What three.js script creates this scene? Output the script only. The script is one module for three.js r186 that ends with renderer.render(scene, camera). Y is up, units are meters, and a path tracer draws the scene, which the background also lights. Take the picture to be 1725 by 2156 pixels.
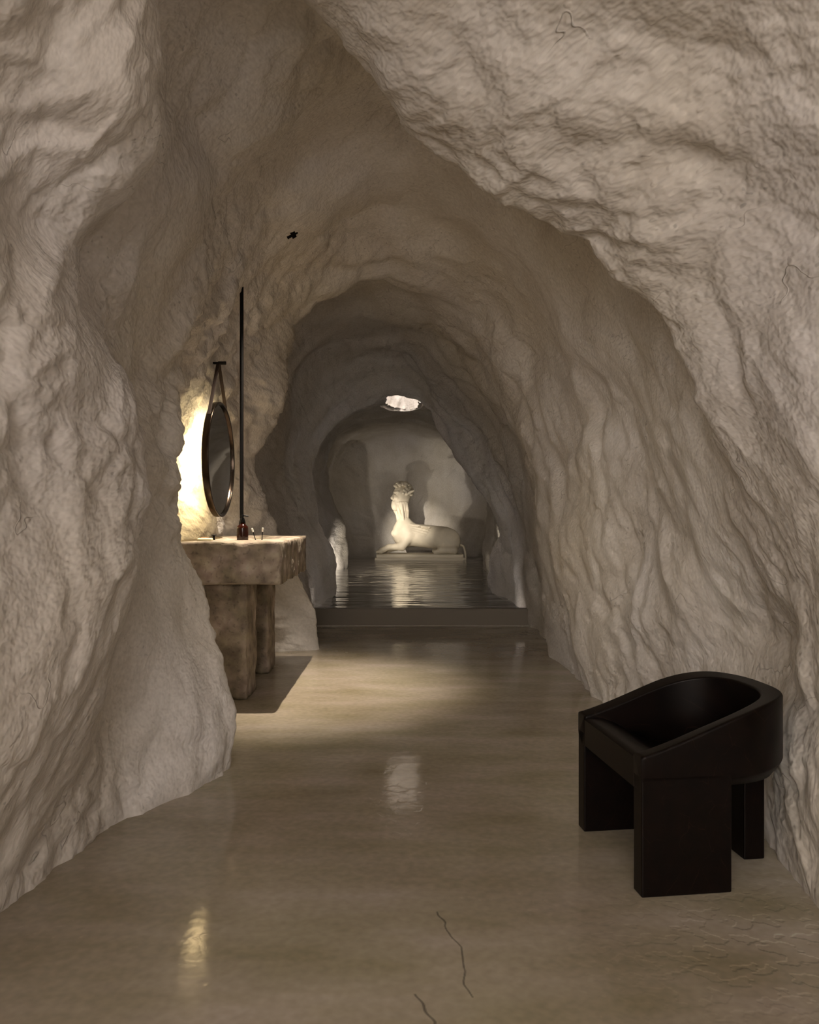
import * as THREE from 'three';
import { ImprovedNoise } from 'three/addons/math/ImprovedNoise.js';
import { RoundedBoxGeometry } from 'three/addons/geometries/RoundedBoxGeometry.js';
import { mergeGeometries, mergeVertices } from 'three/addons/utils/BufferGeometryUtils.js';
import { MarchingCubes } from 'three/addons/objects/MarchingCubes.js';
import { RectAreaLightUniformsLib } from 'three/addons/lights/RectAreaLightUniformsLib.js';

// ---------------------------------------------------------------- camera, sky, lights, exposure
// Metres, y up. The cave runs away from the camera along -z; "depth" d below means z = -d.
const renderer = new THREE.WebGLRenderer();
renderer.toneMapping = THREE.LinearToneMapping;
renderer.toneMappingExposure = 1.0;
renderer.shadowMap.enabled = true;
RectAreaLightUniformsLib.init();

const scene = new THREE.Scene();
const camera = new THREE.PerspectiveCamera(64.78, 1725 / 2156, 0.05, 200);
camera.position.set(0, 1.1, 0);
camera.lookAt(0, 1.1, -10);
scene.add(camera);

// overcast daylight: enters by the cave mouth behind the camera and by the broken hole over the pool
scene.background = new THREE.Color().setRGB(8.4, 7.5, 6.8);

function castSpot(name, color, intensity, from, to, angle, penumbra, radius) {
  const l = new THREE.SpotLight(color, intensity, 0, angle, penumbra, 2);
  l.name = name; l.position.set(...from); l.target.position.set(...to);
  l.castShadow = true; l.shadow.radius = radius / 0.02; l.shadow.mapSize.set(1024, 1024);
  scene.add(l); scene.add(l.target);
  return l;
}

// ---------------------------------------------------------------- helpers
const taken = {};
function numbered(name) {
  const k = taken[name] = (taken[name] ?? -1) + 1;
  return k ? `${name}_${String(k).padStart(3, '0')}` : name;
}
function tag(o, label, category, group) {
  Object.assign(o.userData, { label, category });
  if (group) o.userData.group = group;
  return o;
}
function shade(o) { o.traverse((m) => { if (m.isMesh) { m.castShadow = true; m.receiveShadow = true; } }); return o; }
function add(o) { o.name = numbered(o.name); scene.add(o); return o; }
function thing(name, label, category, [x, y, z] = [0, 0, 0], turn = 0, group) {
  const o = new THREE.Group(); o.name = name; add(o);
  o.position.set(x, y, z); o.rotation.y = turn;
  return tag(o, label, category, group);
}
function part(name, geometry, material, parent, label) {
  const m = new THREE.Mesh(geometry, material);
  m.name = name; m.castShadow = m.receiveShadow = true;
  if (label) m.userData.label = label;
  parent.add(m);
  return m;
}
function struct(name, geometry, material, parent = scene) {
  const m = new THREE.Mesh(geometry, material);
  m.name = name; m.castShadow = m.receiveShadow = true;
  if (parent === scene) m.userData.kind = 'structure';
  parent.add(m);
  return m;
}
let seed = 20240611;
const rnd = () => { seed = (seed * 1664525 + 1013904223) >>> 0; return seed / 4294967296; };
const clamp = (x, a = 0, b = 1) => Math.min(b, Math.max(a, x));
const sstep = (a, b, x) => { const t = clamp((x - a) / (b - a)); return t * t * (3 - 2 * t); };
const mix = (a, b, t) => a + (b - a) * t;
const perlin = new ImprovedNoise();
const noise = (x, y, z) => perlin.noise(x + 100.3, y + 57.7, z + 211.9);
function fbm(x, y, z, oct = 4, gain = 0.5) {
  let a = 1, s = 0;
  for (let i = 0; i < oct; i++) { s += a * noise(x, y, z); x = x * 2.03 + 7.1; y = y * 2.03 + 3.7; z = z * 2.03 + 5.3; a *= gain; }
  return s;
}
const hash3 = (i, j, k) => { let h = (i * 374761393 + j * 668265263 + k * 1274126177) | 0; h = Math.imul(h ^ (h >>> 13), 1274126177); return ((h ^ (h >>> 16)) >>> 0) / 4294967296; };
// chipped planes: every cell of a scattered set of points owns one tilted flat; the lowest wins, so flats meet in creases
function facets(x, y, z) {
  const xi = Math.floor(x), yi = Math.floor(y), zi = Math.floor(z);
  let best = 9;
  for (let i = -1; i < 2; i++) for (let j = -1; j < 2; j++) for (let k = -1; k < 2; k++) {
    const a = xi + i, b = yi + j, c = zi + k;
    const dx = x - a - hash3(a, b, c), dy = y - b - hash3(b + 71, c, a), dz = z - c - hash3(c, a + 37, b);
    const d = dx * dx + dy * dy + dz * dz;
    if (d > 2.2) continue;
    const v = 0.75 * d + (hash3(a + 5, b, c) - 0.5) * dx * 1.5 + (hash3(a, b + 9, c) - 0.5) * dy * 1.5 + (hash3(a, b, c + 13) - 0.5) * dz * 1.5;
    if (v < best) best = v;
  }
  return 0.04 - best;
}

// ---------------------------------------------------------------- textures that tile
const GX = new Float64Array(256), GY = new Float64Array(256);
for (let i = 0; i < 256; i++) { GX[i] = Math.cos(i / 256 * 6.283185); GY[i] = Math.sin(i / 256 * 6.283185); }
function tileNoise(x, y, p, s) {              // gradient noise that repeats after p cells
  const xi = Math.floor(x), yi = Math.floor(y), xf = x - xi, yf = y - yi;
  const x0 = ((xi % p) + p) % p, y0 = ((yi % p) + p) % p, x1 = (x0 + 1) % p, y1 = (y0 + 1) % p, k = Math.imul(s, 1274126177);
  const h = (i, j) => { let q = (Math.imul(i, 374761393) + Math.imul(j, 668265263) + k) | 0; q = Math.imul(q ^ (q >>> 13), 1274126177); return (q ^ (q >>> 16)) & 255; };
  const a = h(x0, y0), b = h(x1, y0), c = h(x0, y1), d = h(x1, y1);
  const u = xf * xf * xf * (xf * (xf * 6 - 15) + 10), v = yf * yf * yf * (yf * (yf * 6 - 15) + 10);
  const A = GX[a] * xf + GY[a] * yf, B = GX[b] * (xf - 1) + GY[b] * yf, C = GX[c] * xf + GY[c] * (yf - 1), D = GX[d] * (xf - 1) + GY[d] * (yf - 1);
  return (A + (B - A) * u + (C + (D - C) * u - A - (B - A) * u) * v) * 1.5;
}
function tileFbm(u, v, f, oct, s, gain = 0.5) {
  let a = 1, t = 0;
  for (let i = 0; i < oct; i++) { t += a * tileNoise(u * f, v * f, f, s + i); f *= 2; a *= gain; }
  return t;
}
function texture(w, h, fill, srgb) {          // fill(u, v) -> [r, g, b] 0..1, or a number
  const data = new Uint8Array(w * h * 4);
  for (let j = 0; j < h; j++) for (let i = 0; i < w; i++) {
    const c = fill((i + 0.5) / w, (j + 0.5) / h), o = (j * w + i) * 4;
    for (let k = 0; k < 3; k++) data[o + k] = Math.round(255 * clamp(c.length ? c[k] : c));
    data[o + 3] = 255;
  }
  const t = new THREE.DataTexture(data, w, h);
  t.wrapS = t.wrapT = THREE.RepeatWrapping; t.magFilter = THREE.LinearFilter; t.minFilter = THREE.LinearFilter;
  if (srgb) t.colorSpace = THREE.SRGBColorSpace;
  t.needsUpdate = true;
  return t;
}
function normalTexture(n, rise, tile, f) {    // relief f(u, v) 0..1 of the given rise, over a tile of that many metres
  const hgt = new Float32Array(n * n), data = new Uint8Array(n * n * 4), [tu, tv] = tile;
  for (let j = 0; j < n; j++) for (let i = 0; i < n; i++) hgt[j * n + i] = f((i + 0.5) / n, (j + 0.5) / n);
  for (let j = 0; j < n; j++) for (let i = 0; i < n; i++) {
    const at = (a, b) => hgt[((b + n) % n) * n + (a + n) % n], o = (j * n + i) * 4;
    const dx = (at(i + 1, j) - at(i - 1, j)) * rise * n / (2 * tu), dy = (at(i, j + 1) - at(i, j - 1)) * rise * n / (2 * tv), l = Math.hypot(dx, dy, 1);
    data[o] = Math.round(127.5 * (1 - dx / l)); data[o + 1] = Math.round(127.5 * (1 - dy / l)); data[o + 2] = Math.round(127.5 * (1 + 1 / l)); data[o + 3] = 255;
  }
  const t = new THREE.DataTexture(data, n, n);
  t.wrapS = t.wrapT = THREE.RepeatWrapping; t.magFilter = THREE.LinearFilter; t.minFilter = THREE.LinearFilter;
  t.needsUpdate = true;
  return t;
}

// hewn limestone: grainy skin, shallow tool strokes, hairline flakes and pits; one tile is 1.5 m
const ROCK_TILE = 1.5;
const warp = (u, v) => [u + 0.02 * tileFbm(u, v, 4, 3, 11), v + 0.02 * tileFbm(u, v, 4, 3, 29)];
const hairline = (u, v, wu, wv, w) => (1 - sstep(0, w, Math.abs(tileFbm(wu, wv, 4, 4, 83)))) * sstep(0.08, 0.35, tileFbm(u, v, 3, 2, 97));
const rockNormal = normalTexture(1024, 0.017, [ROCK_TILE, ROCK_TILE], (u, v) => {
  const [wu, wv] = warp(u, v);
  const grain = tileFbm(u, v, 64, 2, 3, 0.6), lump = tileFbm(wu, wv, 8, 4, 41);
  const scratch = tileFbm(wu + 0.5 * wv, wv * 0.25 + 0.002 * lump, 24, 3, 61);
  const pit = sstep(0.55, 0.85, tileFbm(u, v, 44, 2, 131));
  return 0.5 + 0.1 * grain + 0.075 * lump + 0.03 * scratch - 0.12 * hairline(u, v, wu, wv, 0.012) - 0.04 * pit;
});
const rockMap = texture(1024, 1024, (u, v) => {
  const [wu, wv] = warp(u, v);
  const big = tileFbm(u, v, 3, 4, 7), grain = tileFbm(u, v, 64, 2, 19, 0.6);
  const spot = sstep(0.62, 0.8, tileFbm(u, v, 60, 2, 151)) * sstep(0.1, 0.5, tileFbm(u, v, 5, 2, 77));
  const l = 0.93 + 0.05 * big + 0.035 * grain - 0.12 * spot - 0.12 * hairline(u, v, wu, wv, 0.012);
  return [l, l * (0.99 + 0.008 * big), l * (0.975 + 0.02 * big)];
}, true);
const ROCK = [0.71, 0.69, 0.672];
const rockMaterial = new THREE.MeshStandardMaterial({ map: rockMap, normalMap: rockNormal, roughness: 0.95, vertexColors: true, side: THREE.DoubleSide });
rockMaterial.color.setRGB(...ROCK);

// ---------------------------------------------------------------- the cave: cross-sections [x, height, depth] from left floor over the vault to right floor
const R = (d, ...p) => p.map((q) => (q.length > 2 ? q : [q[0], q[1], d]));
const RINGS = [
  R(-3.6, [-2.715, -0.12], [-2.8, 0.39], [-2.834, 0.91], [-2.851, 1.56], [-2.834, 2.21], [-2.766, 2.86], [-2.545, 3.38], [-2.035, 3.77], [-1.44, 3.9], [-0.76, 3.9], [-0.165, 3.77], [0.345, 3.38], [0.566, 2.86], [0.634, 1.95], [0.651, 0.91], [0.6, 0.39], [0.515, -0.12]),
  R(-2.2, [-2.34, -0.12], [-2.405, 0.36], [-2.47, 0.84], [-2.47, 1.32], [-2.47, 1.8], [-2.34, 2.34], [-2.08, 2.82], [-1.625, 3.18], [-0.975, 3.36], [-0.325, 3.36], [0.325, 3.18], [0.78, 2.82], [1.04, 2.34], [1.17, 1.56], [1.17, 0.84], [1.105, 0.36], [1.04, -0.12]),
  R(-0.6, [-1.606, -0.12], [-1.606, 0.324], [-1.606, 0.756], [-1.606, 1.188], [-1.606, 1.62], [-1.55, 2.106], [-1.382, 2.538], [-0.99, 2.862], [-0.43, 3.078], [0.13, 3.078], [0.69, 2.916], [1.082, 2.592], [1.306, 2.106], [1.306, 1.35], [1.306, 0.702], [1.284, 0.324], [1.284, -0.12]),
  R(1.1, [-1.2, -0.12], [-1.2, 0.25], [-1.18, 0.6], [-1.18, 1.05], [-1.2, 1.5], [-1.15, 1.95], [-0.98, 2.33], [-0.65, 2.6], [-0.2, 2.78], [0.22, 2.8], [0.68, 2.66], [1.03, 2.36], [1.23, 1.92], [1.26, 1.2], [1.24, 0.6], [1.22, 0.25], [1.22, -0.12]),
  R(1.9, [-1.15, -0.12], [-1.12, 0.25], [-1.08, 0.6], [-1.08, 1.05], [-1.1, 1.5], [-1.08, 1.95], [-0.95, 2.3], [-0.68, 2.64], [-0.22, 2.8], [0.2, 2.72], [0.6, 2.55], [0.95, 2.28], [1.15, 1.9], [1.2, 1.2], [1.18, 0.6], [1.18, 0.25], [1.18, -0.12]),
  // near lip
  [[-1.14, -0.12, 2.35], [-1.1, 0.25, 2.4], [-1.0, 0.65, 2.6], [-1.0, 1.1, 2.8], [-1.0, 1.5, 2.8], [-1.08, 1.9, 2.4], [-0.79, 2.2, 2.35], [-0.72, 2.74, 2.38], [-0.32, 2.84, 2.72], [0.06, 2.5, 3.0], [0.45, 2.28, 3.0], [0.8, 2.0, 3.0], [1.02, 1.75, 2.95], [1.16, 1.15, 2.7], [1.26, 0.65, 2.5], [1.24, 0.25, 2.4], [1.19, -0.12, 2.35]],
  // recess behind it
  [[-1.06, -0.12, 2.75], [-1.1, 0.25, 2.8], [-1.1, 0.65, 2.95], [-1.11, 1.1, 3.05], [-1.11, 1.5, 3.05], [-1.13, 1.95, 2.8], [-0.9, 2.32, 2.8], [-0.82, 2.78, 2.8], [-0.36, 3.12, 2.95], [0.12, 2.88, 3.14], [0.56, 2.62, 3.14], [0.95, 2.25, 3.14], [1.13, 1.8, 3.1], [1.22, 1.15, 3.0], [1.34, 0.65, 2.95], [1.32, 0.25, 2.9], [1.23, -0.12, 2.85]],
  // buttress before the niche
  [[-0.75, -0.12, 3.45], [-0.755, 0.2, 3.5], [-0.9, 0.62, 3.68], [-1.15, 1.05, 3.9], [-1.17, 1.45, 3.95], [-1.15, 1.85, 4.0], [-0.93, 2.34, 3.75], [-0.76, 2.74, 3.7], [-0.3, 3.2, 3.8], [0.2, 3.15, 3.8], [0.65, 2.85, 3.8], [1.0, 2.3, 3.8], [1.15, 1.8, 3.75], [1.2, 1.15, 3.7], [1.24, 0.6, 3.7], [1.24, 0.25, 3.7], [1.22, -0.12, 3.7]],
  [[-1.25, -0.12, 3.7], [-1.28, 0.2, 3.76], [-1.36, 0.62, 3.95], [-1.42, 1.05, 4.15], [-1.4, 1.45, 4.2], [-1.27, 1.85, 4.3], [-1.05, 2.38, 4.3], [-0.87, 2.88, 4.3], [-0.3, 3.22, 4.3], [0.25, 3.18, 4.3], [0.65, 2.85, 4.3], [1.0, 2.3, 4.3], [1.15, 1.8, 4.3], [1.2, 1.15, 4.3], [1.2, 0.6, 4.3], [1.2, 0.25, 4.3], [1.2, -0.12, 4.3]],
  R(5.05, [-1.42, -0.12], [-1.44, 0.2], [-1.44, 0.62], [-1.4, 1.05], [-1.38, 1.45], [-1.24, 1.98], [-1.08, 2.52], [-0.8, 2.84], [-0.3, 3.1], [0.2, 3.05], [0.6, 2.75], [0.92, 2.3], [1.07, 1.8], [1.12, 1.15], [1.1, 0.6], [1.09, 0.25], [1.1, -0.12]),
  [[-1.38, -0.12, 6.25], [-1.36, 0.2, 6.15], [-1.34, 0.62, 6.0], [-1.33, 1.05, 5.75], [-1.3, 1.45, 5.65], [-1.2, 1.95, 5.6], [-1.05, 2.45, 5.6], [-0.78, 2.8, 5.65], [-0.28, 3.0, 5.7], [0.2, 2.95, 5.7], [0.58, 2.65, 5.7], [0.87, 2.2, 5.7], [1.02, 1.7, 5.8], [1.06, 1.15, 5.8], [1.06, 0.6, 5.8], [1.06, 0.25, 5.8], [1.08, -0.12, 5.8]],
  // outer arch
  [[-0.8, -0.12, 6.5], [-0.74, 0.2, 6.5], [-0.86, 0.63, 6.5], [-1.11, 1.05, 6.25], [-1.17, 1.5, 6.2], [-1.0, 2.0, 6.25], [-0.94, 2.42, 6.3], [-0.79, 2.7, 6.3], [-0.38, 2.88, 6.3], [0.1, 2.82, 6.3], [0.52, 2.55, 6.3], [0.8, 2.13, 6.3], [0.97, 1.7, 6.35], [1.06, 1.1, 6.4], [1.08, 0.6, 6.4], [1.09, 0.25, 6.4], [1.12, -0.12, 6.4]],
  R(6.62, [-0.95, -0.5], [-0.98, 0.2], [-1.12, 0.63], [-1.34, 1.05], [-1.46, 1.5], [-1.36, 2.1], [-1.24, 2.62], [-0.98, 2.98], [-0.42, 3.1], [0.1, 2.92], [0.54, 2.53], [0.82, 2.05], [1.0, 1.6], [1.1, 1.1], [1.12, 0.6], [1.15, 0.25], [1.18, -0.5]),
  R(8.6, [-1.0, -0.5], [-1.04, 0.2], [-1.1, 0.63], [-1.25, 1.05], [-1.34, 1.5], [-1.27, 2.03], [-1.16, 2.43], [-0.9, 2.74], [-0.38, 2.87], [0.05, 2.74], [0.45, 2.35], [0.75, 1.95], [0.95, 1.55], [1.1, 1.1], [1.16, 0.6], [1.2, 0.25], [1.22, -0.5]),
  // inner arch
  R(10.2, [-0.9, -0.5], [-0.92, 0.25], [-0.97, 0.55], [-1.15, 0.97], [-1.24, 1.5], [-1.18, 1.87], [-1.03, 2.14], [-0.76, 2.41], [-0.3, 2.58], [0.02, 2.56], [0.29, 2.29], [0.53, 1.87], [0.84, 1.45], [1.1, 1.03], [1.17, 0.79], [1.04, 0.4], [1.0, -0.5]),
  R(10.4, [-1.4, -0.5], [-1.42, 0.25], [-1.45, 0.6], [-1.5, 1.05], [-1.5, 1.5], [-1.4, 2.0], [-1.2, 2.35], [-0.85, 2.55], [-0.35, 2.67], [0.08, 2.67], [0.45, 2.6], [0.9, 2.4], [1.3, 1.9], [1.5, 1.3], [1.55, 0.8], [1.5, 0.4], [1.5, -0.5]),
  R(12.2, [-1.5, -0.5], [-1.5, 0.25], [-1.5, 0.6], [-1.5, 1.05], [-1.48, 1.5], [-1.4, 2.0], [-1.2, 2.4], [-0.85, 2.6], [-0.35, 2.68], [0.1, 2.68], [0.5, 2.6], [0.95, 2.4], [1.3, 1.9], [1.42, 1.3], [1.4, 0.8], [1.38, 0.4], [1.4, -0.5]),
  R(13.8, [-1.08, -0.5], [-1.08, 0.25], [-1.1, 0.6], [-1.14, 1.0], [-1.45, 1.5], [-1.45, 2.0], [-1.25, 2.4], [-0.9, 2.62], [-0.35, 2.7], [0.1, 2.7], [0.55, 2.6], [1.0, 2.35], [1.3, 1.9], [1.4, 1.3], [1.35, 0.8], [1.32, 0.4], [1.35, -0.5]),
  R(14.6, [-1.5, -0.5], [-1.5, 0.25], [-1.55, 0.6], [-1.6, 1.0], [-1.65, 1.5], [-1.6, 2.0], [-1.4, 2.4], [-0.95, 2.65], [-0.35, 2.75], [0.15, 2.75], [0.65, 2.65], [1.15, 2.35], [1.5, 1.9], [1.6, 1.3], [1.55, 0.8], [1.5, 0.4], [1.5, -0.5]),
  R(16.8, [-1.75, -0.5], [-1.75, 0.25], [-1.75, 0.6], [-1.75, 1.0], [-1.7, 1.5], [-1.6, 2.0], [-1.4, 2.4], [-0.95, 2.6], [-0.35, 2.7], [0.2, 2.7], [0.8, 2.6], [1.3, 2.35], [1.65, 1.9], [1.75, 1.3], [1.75, 0.8], [1.75, 0.4], [1.75, -0.5]),
  R(17.3, [-1.5, -0.5], [-1.5, 0.25], [-1.45, 0.6], [-1.4, 1.0], [-1.35, 1.4], [-1.2, 1.8], [-1.0, 2.1], [-0.7, 2.25], [-0.25, 2.35], [0.2, 2.35], [0.6, 2.25], [1.0, 2.05], [1.3, 1.7], [1.45, 1.2], [1.5, 0.8], [1.5, 0.4], [1.5, -0.5]),
  R(17.42, ...[-0.5, 0.1, 0.4, 0.6, 0.75, 0.85, 0.95, 1.02, 1.05, 1.05, 1.02, 0.95, 0.85, 0.75, 0.6, 0.3, -0.5].map((h) => [0, h])),
];
const NU = 17;
// shape-keeping cubic through a row of values at whole numbers (no overshoot at the lips)
function slopes(y, k) {
  const a = y[k] - y[k - 1], b = y[k + 1] - y[k];
  if (k <= 0 || Number.isNaN(a)) return b;
  if (k >= y.length - 1 || Number.isNaN(b)) return a;
  return a * b <= 0 ? 0 : (2 * a * b) / (a + b);
}
function curve(y, t) {
  const k = Math.min(y.length - 2, Math.floor(t)), s = t - k, m0 = slopes(y, k), m1 = slopes(y, k + 1);
  const s2 = s * s, s3 = s2 * s;
  return (2 * s3 - 3 * s2 + 1) * y[k] + (s3 - 2 * s2 + s) * m0 + (-2 * s3 + 3 * s2) * y[k + 1] + (s3 - s2) * m1;
}
function smoothCurve(y, t) {                    // rounder, for the sections
  const n = y.length, k = Math.min(n - 2, Math.floor(t)), s = t - k;
  const p0 = y[Math.max(0, k - 1)], p1 = y[k], p2 = y[k + 1], p3 = y[Math.min(n - 1, k + 2)];
  return 0.5 * (2 * p1 + (p2 - p0) * s + (2 * p0 - 5 * p1 + 4 * p2 - p3) * s * s + (3 * p1 - p0 - 3 * p2 + p3) * s * s * s);
}

// relief of the hewn rock, in metres outward along the wall; strata climb with depth
function relief(x, h, d, far) {
  const wx = x + 0.1 * noise(x * 2.1, h * 2.1, d * 2.1), wh = h + 0.1 * noise(x * 2.1 + 31, h * 2.1, d * 2.1), wd = d + 0.1 * noise(x * 2.1, h * 2.1 + 17, d * 2.1);
  let r = 0.085 * fbm(x * 1.0, h * 1.0, d * 1.0, 2);
  const al = 0.6 * wd + 0.8 * wh, ac = 0.8 * wd - 0.6 * wh;                     // along and across the strata
  const calm = sstep(-0.25, 0.35, noise(x * 0.8 + 9, h * 0.8, d * 0.8 + 5));
  const st = noise(al * 0.8, ac * 2.6, wx * 1.6);
  r += (0.014 + 0.03 * calm) * (0.5 - Math.abs(st) * 1.6);
  // flakes: terraces with a steep edge on one side
  const t = 1.7 * (fbm(al * 0.7 + 4, ac * 1.3, wx * 1.2, 3) + 0.1 * al), f = t - Math.floor(t);
  r += 0.010 * (sstep(0, 0.1, f) - f);
  const t2 = 1.3 * fbm(al * 2.1 + 7, ac * 3.4, wx * 3.2 + 2, 2), f2 = t2 - Math.floor(t2);
  r += 0.008 * (sstep(0, 0.14, f2) - f2);
  const hewn = sstep(3.4, 3.9, d) * sstep(7.0, 6.2, d) * sstep(-0.35, -0.75, x) * sstep(3.0, 2.4, h);    // the niche is hacked rougher than the rest
  const rough = 0.55 + 0.75 * sstep(-0.3, 0.3, noise(x * 1.3 + 31, h * 1.3, d * 1.3)) + 0.7 * hewn;
  r += 0.085 * facets(wx * 1.6, wh * 1.6, wd * 1.6) + 0.055 * rough * facets(wx * 3.7, wh * 3.7, wd * 3.7);
  const qx = x + 0.02 * noise(x * 9, h * 9, d * 9), qh = h + 0.02 * noise(x * 9 + 5, h * 9, d * 9);
  r += 0.018 * rough * facets(qx * 9, qh * 9, d * 9);
  r += 0.012 * hewn * fbm(x * 16, h * 16, d * 16, 3, 0.6);
  const rg = 1 - Math.abs(noise(al * 3, ac * 7, wx * 6)) * 2;
  r += 0.009 * rough * rg * rg * Math.sign(rg);
  r += 0.009 * rough * fbm(x * 9, h * 9, d * 9, far ? 2 : 4, 0.6);
  return r * (far ? 0.9 : 1) + 0.01;
}

const USEG = 560;
const NV = RINGS.length;
const vs = [];
{
  const len = [];
  for (let k = 0; k < NV - 1; k++) {
    let l = 0, dd = 0;
    for (let u = 0; u < NU; u++) { const a = RINGS[k][u], b = RINGS[k + 1][u]; l += Math.hypot(a[0] - b[0], a[1] - b[1], a[2] - b[2]) / NU; dd += (a[2] + b[2]) / 2 / NU; }
    const step = dd < 0.6 ? 0.12 : dd < 1.7 ? 0.03 : 0.0068 * Math.max(dd, 2.2) * (dd > 6.5 ? 1.1 : 1);
    len.push(Math.max(3, Math.round(l / step)));
  }
  len.forEach((n, k) => { for (let i = 0; i < n; i++) vs.push(k + i / n); });
  vs.push(NV - 1);
}
const W = USEG + 1, H = vs.length;
const base = new Float32Array(W * H * 3), uvs = new Float32Array(W * H * 2), tint = new Float32Array(W * H * 3);
{
  const dense = RINGS.map((ring) => {             // every section first, then along the cave
    const xs = [0, 1, 2].map((c) => ring.map((p) => p[c])), out = [];
    for (let i = 0; i < W; i++) { const t = (i / USEG) * (NU - 1); out.push([smoothCurve(xs[0], t), smoothCurve(xs[1], t), smoothCurve(xs[2], t)]); }
    return out;
  });
  for (let i = 0; i < W; i++) {
    const rows = [0, 1, 2].map((c) => dense.map((r) => r[i][c]));
    for (let j = 0; j < H; j++) for (let c = 0; c < 3; c++) base[(j * W + i) * 3 + c] = curve(rows[c], vs[j]);
  }
  let v = 0;
  for (let j = 0; j < H; j++) {
    if (j) { let l = 0; for (let i = 0; i < W; i += 20) { const a = (j * W + i) * 3, b = a - W * 3; l += Math.hypot(base[a] - base[b], base[a + 1] - base[b + 1], base[a + 2] - base[b + 2]); } v += l / Math.ceil(W / 20); }
    let s = 0; const acc = [0];
    for (let i = 1; i < W; i++) { const a = (j * W + i) * 3; s += Math.hypot(base[a] - base[a - 3], base[a + 1] - base[a - 2], base[a + 2] - base[a - 1]); acc.push(s); }
    for (let i = 0; i < W; i++) { uvs[(j * W + i) * 2] = (acc[i] - s / 2) / ROCK_TILE; uvs[(j * W + i) * 2 + 1] = v / ROCK_TILE; }
  }
}
const pos = new Float32Array(W * H * 3);
for (let j = 0; j < H; j++) for (let i = 0; i < W; i++) {
  const o = (j * W + i) * 3, at = (jj, ii) => (clamp(jj, 0, H - 1) * W + clamp(ii, 0, W - 1)) * 3;
  const sp = 8, l = at(j, i - sp), r = at(j, i + sp), b = at(j - sp, i), f = at(j + sp, i);
  const ax = base[r] - base[l], ay = base[r + 1] - base[l + 1], az = base[r + 2] - base[l + 2];
  const bx = base[f] - base[b], by = base[f + 1] - base[b + 1], bz = base[f + 2] - base[b + 2];
  let nx = ay * bz - az * by, ny = az * bx - ax * bz, nz = ax * by - ay * bx;
  const n = Math.hypot(nx, ny, nz) || 1; nx /= n; ny /= n; nz /= n;
  const x = base[o], h = base[o + 1], d = base[o + 2];
  const e = j === H - 1 ? 0 : relief(x, h, d, d > 7);
  pos[o] = x + nx * e; pos[o + 1] = h + ny * e; pos[o + 2] = -(d + nz * e);
  const m = fbm(x * 0.8 + 3, h * 0.8, d * 0.8, 3), q = 0.5 + 0.5 * fbm(x * 2.2, h * 2.2 + 8, d * 2.2, 3);
  tint[o] = 0.98 + 0.03 * q; tint[o + 1] = 0.97 + 0.03 * q + 0.02 * m; tint[o + 2] = 0.95 + 0.09 * m + 0.03 * q;
}
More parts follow.
